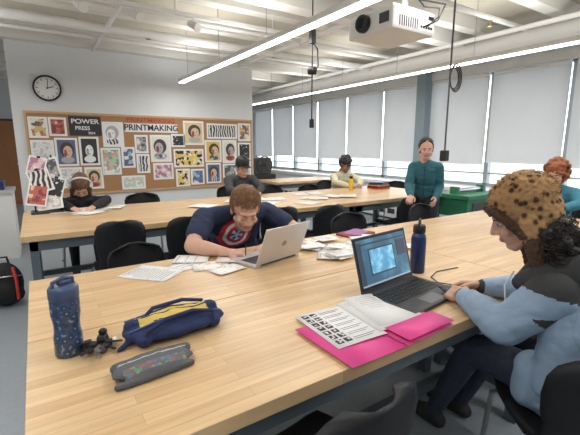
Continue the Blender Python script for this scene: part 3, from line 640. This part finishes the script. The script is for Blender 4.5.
# ------------------------------------------------------------------ bottles
def navy_bottle(n,loc,body_m,s=1,rz=0):
    w=MB(); w.lathe([(0,0),(.036,0),(.039,.006),(.039,.185),(.034,.205),(.026,.215),(.026,.222)],body_m)
    w.lathe([(.030,.215),(.032,.22),(.032,.25),(.028,.258),(0,.258)],BLK)
    w.tube([(-.03,0,.235),(-.036,0,.262),(-.02,0,.285),(.02,0,.285),(.036,0,.262),(.03,0,.235)],.0055,BLK,8)
    o=w.obj(n,loc,rz); o.scale=(s,s,s); return o
navy_bottle('water_bottle',(1.66,1.285,.76),NAVY,1.0,.6)
navy_bottle('water_bottle',(4.05,4.45,.76),YEL,.85,.3)
PB=ramp_mat('blue_patterned_plastic','voronoi',[(.16,.24,.38),(.03,.05,.11),(.045,.08,.17),(.22,.30,.44)],50,.25,stops=[0,.2,.45,.75])
w=MB(); w.lathe([(0,0),(.039,0),(.042,.005),(.042,.06),(.038,.085),(.038,.11),(.043,.14),(.043,.185),(.040,.195)],PB); BL2=mat('dusty_blue_lid',(.06,.09,.19),.4)
w.lathe([(.042,.188),(.044,.192),(.044,.222),(.038,.232),(0,.234)],BL2); w.tube([(-.034,0,.224),(-.032,0,.248),(0,0,.256),(.032,0,.248),(.034,0,.224)],.006,BL2,8); w.box((.005,0,.241),(.042,.02,.014),BL2,bev=.004)
w.obj('sport_bottle',(.035,1.36,.76),.5)
# ------------------------------------------------------------------ keys and charms
w=MB(); ring=lambda c,r,ax=0:[V(c)+V((r*math.cos(t*PI/8),r*math.sin(t*PI/8),ax*.01*math.sin(t*PI/8))) for t in range(16)]
w.tube(ring((0,0,.012),.018),.0016,CHROME,6,closed=True); w.tube(ring((.03,.012,.01),.011),.0014,CHROME,6,closed=True)
for i,(a,l,m) in enumerate([(.3,.05,BLK),(1.2,.045,CHROME),(2.2,.055,BLK),(3.3,.04,DGREY),(4.2,.05,CHROME),(5.1,.045,BLK),(5.8,.05,BLK),(.8,.05,DGREY),(2.7,.05,BLK),(3.8,.055,BLK)]):
    Mk=Matrix.Translation((.018*math.cos(a),.018*math.sin(a),.008+.004*i))@Matrix.Rotation(a,4,'Z')@Matrix.Rotation(.12,4,'Y')
    w.box((l*.25,0,0),(.022,.022,.004 if m is CHROME else .012),m,Mk,bev=.0015); w.box((l*.75,0,0),(l*.7,.009,.003),m,Mk)
w.ell((.03,.035,.022),(.02,.016,.022),BLK); w.ell((.03,.03,.05),(.014,.012,.012),BLK); w.ell((.0,-.03,.018),(.013,.012,.014),DGREY); w.ell((-.03,.02,.02),(.014,.014,.018),BLK); w.ell((.05,-.005,.02),(.012,.012,.014),PAPER)
w.obj('keychain_with_charms',(.115,1.315,.76),.3)
# ------------------------------------------------------------------ lunch bag
NVF=mat('navy_fabric',(.020,.034,.11),.85,bump=.5,bs=80); YF=mat('yellow_fabric',(.72,.52,.12),.8,bump=.5,bs=60); LBF=mat('blue_piping',(.07,.14,.34),.7)
b=Blob(); Mb=Matrix.Translation((.37,1.325,.76))@Matrix.Rotation(math.radians(2),4,'Z')
for sx in(-1,1): b.cap((sx*.125,-.06,.026),(sx*.125,.06,.03),.025,.028,NVF,Mb)
b.ell((0,0,.032),(.185,.092,.031),NVF,Mb); b.ell((0,.01,.048),(.13,.068,.030),NVF,Mb); b.cap((-.145,.02,.045),(.145,.02,.05),.026,.026,NVF,Mb); b.cap((-.13,-.01,.03),(-.205,-.045,.008),.02,.007,NVF,Mb)
Mi=Mb.inverted()
def yb(c,m):
    l=Mi@c
    if l.z>.05 and -.022<l.y<.066 and abs(l.x)<.125 and not .012<l.y<.02: return YF
bg_=empty('lunch_bag',(.37,1.325,.76)); b.build('bag_body',.0045,4,bg_,yb,disp=lambda c:.008*noise.noise(c*22))
w=MB(); w.tube([(-.165,-.03,.05),(-.05,-.032,.072),(.06,-.032,.072),(.165,-.03,.052)],.0035,LBF,6,Mb); w.tube([(-.16,.065,.05),(0,.07,.07),(.16,.065,.05)],.0035,LBF,6,Mb)
w.tube([(-.12,-.07,.035),(-.12,-.078,.058),(-.05,-.055,.078),(.05,-.045,.082),(.12,-.06,.07),(.12,-.075,.035)],.0075,NVF,8,Mb); w.tube([(-.10,.07,.04),(-.06,.065,.078),(.05,.06,.088),(.13,.065,.066),(.12,.075,.03)],.0075,NVF,8,Mb)
w.obj('handles',parent=bg_)
RB=ramp_mat('rainbow_strip','cells',[(.13,.14,.15),(.36,.10,.11),(.13,.14,.15),(.12,.26,.18),(.13,.14,.15),(.12,.18,.34),(.13,.14,.15),(.30,.25,.11)],95,.7); GM=mat('grey_mesh',(.12,.13,.14),.8,bump=.6,bs=220)
b=Blob(); Mb2=Matrix.Translation((.240,1.110,.76))@Matrix.Rotation(math.radians(4),4,'Z'); Mi2=Mb2.inverted()
b.chain([(-.115,-.045,.010),(0,-.048,.013),(.10,-.045,.010)],[.010,.012,.010],GM,Mb2); b.chain([(-.10,.04,.018),(0,.042,.022),(.115,.04,.018)],[.016,.018,.016],GM,Mb2); b.ell((0,0,.020),(.125,.055,.020),GM,Mb2)
def rb(c,m):
    l=Mi2@c
    if l.z>.018 and -.038<l.y<-.008 and abs(l.x)<.09: return RB
    if abs(l.y-.028)<.003 and l.z>.03: return FG
b.build('pencil_pouch',.004,3,None,rb,disp=lambda c:.003*noise.noise(c*40))
# ------------------------------------------------------------------ papers & folder
def sheetpaper(w,cx,cy,a,wd,hg,z,m=PAPER,marks=0,seed=0,blocks=0):
    M=Matrix.Translation((cx,cy,z))@Matrix.Rotation(math.radians(a),4,'Z'); rn=random.Random(seed)
    G=[[(-wd/2+wd*i/4,-hg/2+hg*j/4,.0016*rn.random()) for j in range(5)] for i in range(5)]; w.sheet(G,.0006,m,M)
    for k in range(marks):
        yy=hg/2-.02-k*(hg-.04)/max(marks,1); w.box((-wd*.08*rn.random(),yy,.0022),(wd*rn.uniform(.45,.8),.0022,.0003),INK,M)
PINK=mat('pink_card',(.85,.07,.32),.5,var=.06)
w=MB(); Mf=Matrix.Translation((.985,.930,.762))@Matrix.Rotation(math.radians(1),4,'Z')
w.sheet([[(-.255,y,.008) for y in(-.15,0,.15)],[(-.12,y,.003) for y in(-.15,0,.15)],[(0,y,.001) for y in(-.15,0,.15)]],.001,PINK,Mf)
w.sheet([[(0,y,.001) for y in(-.15,0,.15)],[(.12,y,.004) for y in(-.15,0,.15)],[(.255,y,.010) for y in(-.15,0,.15)]],.001,PINK,Mf)
w.sheet([[(.005,y,.020) for y in(-.152,-.10,-.04)],[(.12,y,.022) for y in(-.152,-.10,-.045)],[(.256,y,.026) for y in(-.152,-.10,-.05)]],.001,PINK,Mf)
w.obj('pink_folder')
w=MB()
def mk(cx,cy,a,wd,hg,z,seed,kind):
    M=Matrix.Translation((cx,cy,z))@Matrix.Rotation(math.radians(a),4,'Z'); rn=random.Random(seed)
    w.sheet([[(-wd/2,y,0) for y in(-hg/2,0,hg/2)],[(0,y,.0015) for y in(-hg/2,0,hg/2)],[(wd/2,y,.0005) for y in(-hg/2,0,hg/2)]],.0007,PAPER,M)
    if kind=='sym':
        for r in range(7):
            for c in range(2):
                if rn.random()<.85:
                    x=-wd*.36+c*.035; y=hg*.40-r*.036
                    w.box((x,y,.0016),(.026,.026,.0006),INK,M)
                    for _ in range(3): w.box((x+rn.uniform(-.008,.008),y+rn.uniform(-.008,.008),.0021),(.007,.007,.0004),PAPER,M)
            w.box((.03,hg*.40-r*.036,.0022),(wd*.45,.002,.0004),INK,M); w.box((.02,hg*.39-r*.036-.008,.0022),(wd*.36,.002,.0004),INK,M)
    else:
        for r in range(7): w.box((-.02,hg*.40-r*.018,.0022),(wd*rn.uniform(.3,.6),.0016,.0004),FG,M)
mk(.885,1.015,-3,.216,.279,.771,1,'sym'); mk(1.09,1.02,-6,.216,.279,.773,2,'txt'); mk(1.13,1.035,-12,.216,.279,.7755,3,'txt')
w.obj('folder_handouts')
w=MB(); sheetpaper(w,.466,2.04,41,.216,.279,.7615,marks=14,seed=2); w.obj('printed_handout')
w=MB()
DRW=ramp_mat('colour_sketch','noise',[(.86,.86,.84),(.75,.55,.35),(.86,.86,.84),(.35,.45,.6)],14,.8,stops=[0,.56,.6,.68])
for i,(x,y,a,ww,hh,m) in enumerate([(.68,2.08,25,.2,.14,PAPER),(.77,1.99,-10,.2,.15,DRW),(.82,1.87,15,.18,.12,DRW),(.72,2.16,60,.16,.2,PAPER),(.93,2.02,-30,.2,.15,PAPER2)]): sheetpaper(w,x,y,a,ww,hh,.7615+i*.0022,m,marks=3 if m is PAPER else 0,seed=i)
w.obj('sketch_sheets')
w=MB(); rn=random.Random(11)
for i in range(26):
    sheetpaper(w,rn.uniform(1.44,1.98),rn.uniform(1.66,2.12),rn.uniform(-60,60),rn.uniform(.10,.2),rn.uniform(.08,.15),.7615+i*.0011,rn.choice([PAPER,PAPER,PAPER,PAPER2,DRW]),marks=rn.choice([0,2,4]),seed=i)
w.obj('scattered_papers')
w=MB(); w.box((0,0,.008),(.26,.18,.016),mat('maroon_cover',(.28,.05,.06),.6),bev=.002); w.box((.01,0,.018),(.2,.14,.003),mat('violet_cover',(.35,.15,.35),.6),rz=.2); w.obj('sketchbook',(2.0,2.13,.76),.2)
w=MB()
for i in range(16): sheetpaper(w,rn.uniform(1.2,3.6),rn.uniform(3.6,4.6),rn.uniform(-60,60),.22,.28,.7615+i*.001,rn.choice([PAPER,PAPER2,DRW]),marks=rn.choice([0,4]),seed=i+40)
w.obj('loose_drawings')
w=MB()
for i in range(8): sheetpaper(w,rn.uniform(.15,.7),rn.uniform(4.35,4.7),rn.uniform(-40,40),.22,.28,.7615+i*.0015,rn.choice([PAPER,PAPER2,DRW]),seed=i+80)
w.obj('drawing_paper_pile')
w=MB()
for i in range(5): w.box((0,0,.012+i*.022),(.3-.01*i,.22,.02),[RED,BLK,mat('org',(.6,.2,.03),.6),DGREY,NAVY][i],rz=.1*i,bev=.002)
w.obj('stack_of_books',(4.6,4.4,.76))
rk=MB(); rk.b2(-.14,.14,-.10,.10,0,.02,DGREY)
for sx in(-1,1): rk.cyl((sx*.10,-.06,.02),(sx*.08,.05,.58),.008,BLK)
rk.cyl((0,.10,.02),(0,.05,.56),.008,BLK)
for z in(.12,.30,.50): rk.cyl((-.12,-.06+z*.18,z),(.12,-.06+z*.18,z),.006,BLK)
for i,(x,y,z,ww,hh,ax,ay,m) in enumerate([(-.05,.0,.47,.16,.20,-12,14,PM['pk']),(.06,-.01,.44,.17,.22,-10,-12,PM['gry']),(-.03,-.04,.33,.19,.24,-14,-16,PM['bw2']),(.08,-.06,.26,.18,.21,-16,14,PM['bw']),(-.07,-.075,.19,.18,.22,-18,10,PM['red']),(.03,-.09,.13,.22,.18,-22,-6,PM['lt'])]):
    Mk=Matrix.Translation((x,y,z))@Matrix.Rotation(math.radians(-12),4,'Z')@Matrix.Rotation(math.radians(ax),4,'X')@Matrix.Rotation(math.radians(ay),4,'Y')
    rk.box((0,0,0),(ww,.003,hh),PAPER,Mk); rk.box((0,-.003,0),(ww*.84,.002,hh*.84),m,Mk); rk.box((0,-.004,hh*.5-.005),(.03,.012,.02),BLK,Mk)
rk.obj('print_display_easel',(.06,4.62,.76))
# ------------------------------------------------------------------ backpack on floor
BP=mat('backpack_black',(.02,.02,.024),.8,bump=.3,bs=60); b=Blob(); B0=(-.33,4.2)
e=empty('backpack',(B0[0],B0[1],0)); b.ell((B0[0],B0[1],.20),(.14,.11,.20),BP); b.ell((B0[0],B0[1],.09),(.14,.12,.09),BP); b.ell((B0[0]-.02,B0[1]-.09,.15),(.10,.05,.09),BP); b.build('pack_body',.012,4,e)
w=MB(); w.tube([(B0[0]-.04,B0[1]+.02,.38),(B0[0]-.03,B0[1]+.02,.44),(B0[0]+.03,B0[1]+.02,.44),(B0[0]+.04,B0[1]+.02,.38)],.01,BP)
for s_ in(-1,1): w.tube([(B0[0]+s_*.07,B0[1]-.07,.36),(B0[0]+s_*.09,B0[1]-.15,.26),(B0[0]+s_*.09,B0[1]-.14,.08)],.013,RED)
w.tube([(B0[0]-.13,B0[1]-.08,.28),(B0[0],B0[1]-.13,.30),(B0[0]+.13,B0[1]-.08,.28)],.005,CHROME); w.obj('straps',parent=e)
# ------------------------------------------------------------------ projector, cords
w=MB(); w.box((0,0,0),(.40,.40,.145),WHITE,bev=.02)
Mr=Matrix.Translation((-.202,.04,0))@Matrix.Rotation(-PI/2,4,'Y'); w.lathe([(0,.004),(.03,.006),(.034,.03),(.05,.034),(.055,.02),(.055,-.01)],BLK,M=Mr); w.lathe([(0,.012),(.03,.012)],mat('lens_glass',(.02,.03,.06),.05),M=Mr)
for i in range(9): w.box((-.14+i*.02,-.201,-.02),(.008,.004,.06),DGREY)
for i in range(5): w.box((.06+i*.024,-.201,-.03),(.014,.005,.014),BLK)
w.box((.15,-.201,.03),(.05,.005,.02),BLK); w.box((-.201,-.13,0),(.004,.08,.06),DGREY)
w.cyl((.06,.06,.07),(.06,.06,.12),.05,WHITE); w.cyl((.20,.06,.10),(.20,.06,.92),.02,WHITE); w.box((.13,.06,.10),(.18,.05,.02),WHITE); w.cyl((.20,.06,.90),(.20,.06,.92),.07,WHITE)
w.tube([(.12,-.20,-.02),(.13,-.27,.02),(.16,-.25,.08),(.20,-.1,.14),(.22,.04,.3)],.005,BLK); w.tube([(.08,-.20,-.03),(.10,-.29,-.01),(.18,-.28,.1),(.21,-.05,.2),(.22,.05,.5)],.005,BLK)
w.obj('ceiling_projector',(2.07,1.93,2.20))
w=MB(); w.cyl((0,0,-.45),(0,0,1.0),.006,BLK,n=8); w.lathe([(0,-.03),(.04,-.03),(.045,0),(.04,.03),(0,.03)],BLK); w.cyl((0,0,-.52),(0,0,-.44),.022,BLK,n=10)
w.tube([(.0,0,.25),(.06,0,.2),(.07,0,.05),(.02,0,-.02)],.006,BLK); w.box((0,0,.3),(.05,.04,.12),DGREY); w.obj('hanging_power_cord',(2.25,3.05,2.12))
w=MB(); w.cyl((0,0,-.65),(0,0,1.10),.008,DGREY,n=8); w.box((0,0,-.68),(.07,.06,.10),BLK,bev=.01)
for k in range(3): w.tube([V((.09+.085*math.cos(t*PI/10)*(1-.1*k),.01*k,.02+.12*math.sin(t*PI/10)*(1-.12*k))) for t in range(20)],.006,BLK,6,closed=True)
w.obj('hanging_power_cord',(3.2,2.25,2.02))
# ------------------------------------------------------------------ back-of-room furniture
GR=mat('green_enamel',(.03,.20,.10),.5); 
w=MB(); w.b2(-.45,.45,-.3,.3,.70,.76,GR,bev=.005); w.b2(-.42,.42,-.27,.27,.45,.70,GR); w.b2(-.3,.3,-.28,-.27,.5,.65,DGREY)
for sx in(-1,1):
    for sy in(-1,1): w.box((sx*.38,sy*.24,.225),(.06,.06,.45),DGREY)
w.cyl((-.3,0,.80),(.3,0,.80),.035,CHROME); w.b2(-.36,-.3,-.06,.06,.76,.86,GR); w.b2(.3,.36,-.06,.06,.76,.86,GR); w.obj('etching_press',(5.32,3.3,0),math.radians(0))
w=MB(); w.b2(-.3,.3,-.2,.2,.0,.85,BLK,bev=.01); w.b2(-.22,.22,-.15,.15,.85,1.2,DGREY,bev=.01); w.tube([V((.18*math.cos(t*PI/8),-.24,1.05+.18*math.sin(t*PI/8))) for t in range(16)],.012,BLK,closed=True)
for k in range(3): w.cyl((.18*math.cos(k*PI/3),-.24,1.05+.18*math.sin(k*PI/3)),(-.18*math.cos(k*PI/3),-.24,1.05-.18*math.sin(k*PI/3)),.008,BLK)
w.cyl((0,-.15,1.05),(0,-.26,1.05),.02,BLK); w.obj('printing_press',(4.0,7.3,0))
for x,y in((4.6,6.6),(3.9,8.4),(4.6,10)): table(x-.8,x+.8,y-.4,y+.4)
DW=mat('door_wood',(.46,.20,.08),.5,var=.3,vs=3)
w=MB(); w.b2(-.45,.45,-.02,.02,0,2.05,DW); w.b2(.30,.36,-.06,-.02,.98,1.02,CHROME); w.b2(-.5,-.45,-.03,.03,0,2.1,DGREY); w.b2(.45,.5,-.03,.03,0,2.1,DGREY); w.b2(-.5,.5,-.03,.03,2.05,2.1,DGREY); w.obj('door_1',(-.68,11.96,0))
w=MB(); w.b2(-.5,.5,-.3,.3,0,.84,WHITE); w.b2(-.52,.52,-.32,.32,.84,.88,SILVER); w.b2(-.2,.2,-.18,.18,.881,.885,DGREY); w.tube([(0,.22,.88),(0,.22,1.12),(0,.12,1.18),(0,.05,1.12)],.012,CHROME)
w.b2(.20,.42,-.2,.1,.88,1.0,NAVY,bev=.01); w.b2(-.42,-.26,-.2,.0,.88,1.05,PAPER,bev=.01); w.obj('sink_counter',(-.78,6.3,0))
w=MB(); w.b2(-.5,.5,-.02,.02,0,2.2,DGREY); w.b2(-.46,.46,-.03,-.02,1.2,2.1,BLK); w.obj('storage_cabinet',(-2.2,11.5,0))
for x,y in ((-1.9,5.4),(-1.3,5.3)):
    w=MB()
    w.lathe([(0,0),(.06,0),(.07,.14),(.066,.14),(.056,.01),(0,.01)],PAPER)
    for i in range(6): w.cyl((0,0,.02),(.05*math.cos(i),.05*math.sin(i),.24),.005,[BLK,RED,YEL][i%3],n=6)
    w.obj('brush_jar',(x,y,.76))
for o in PENDING: COL.objects.link(o)
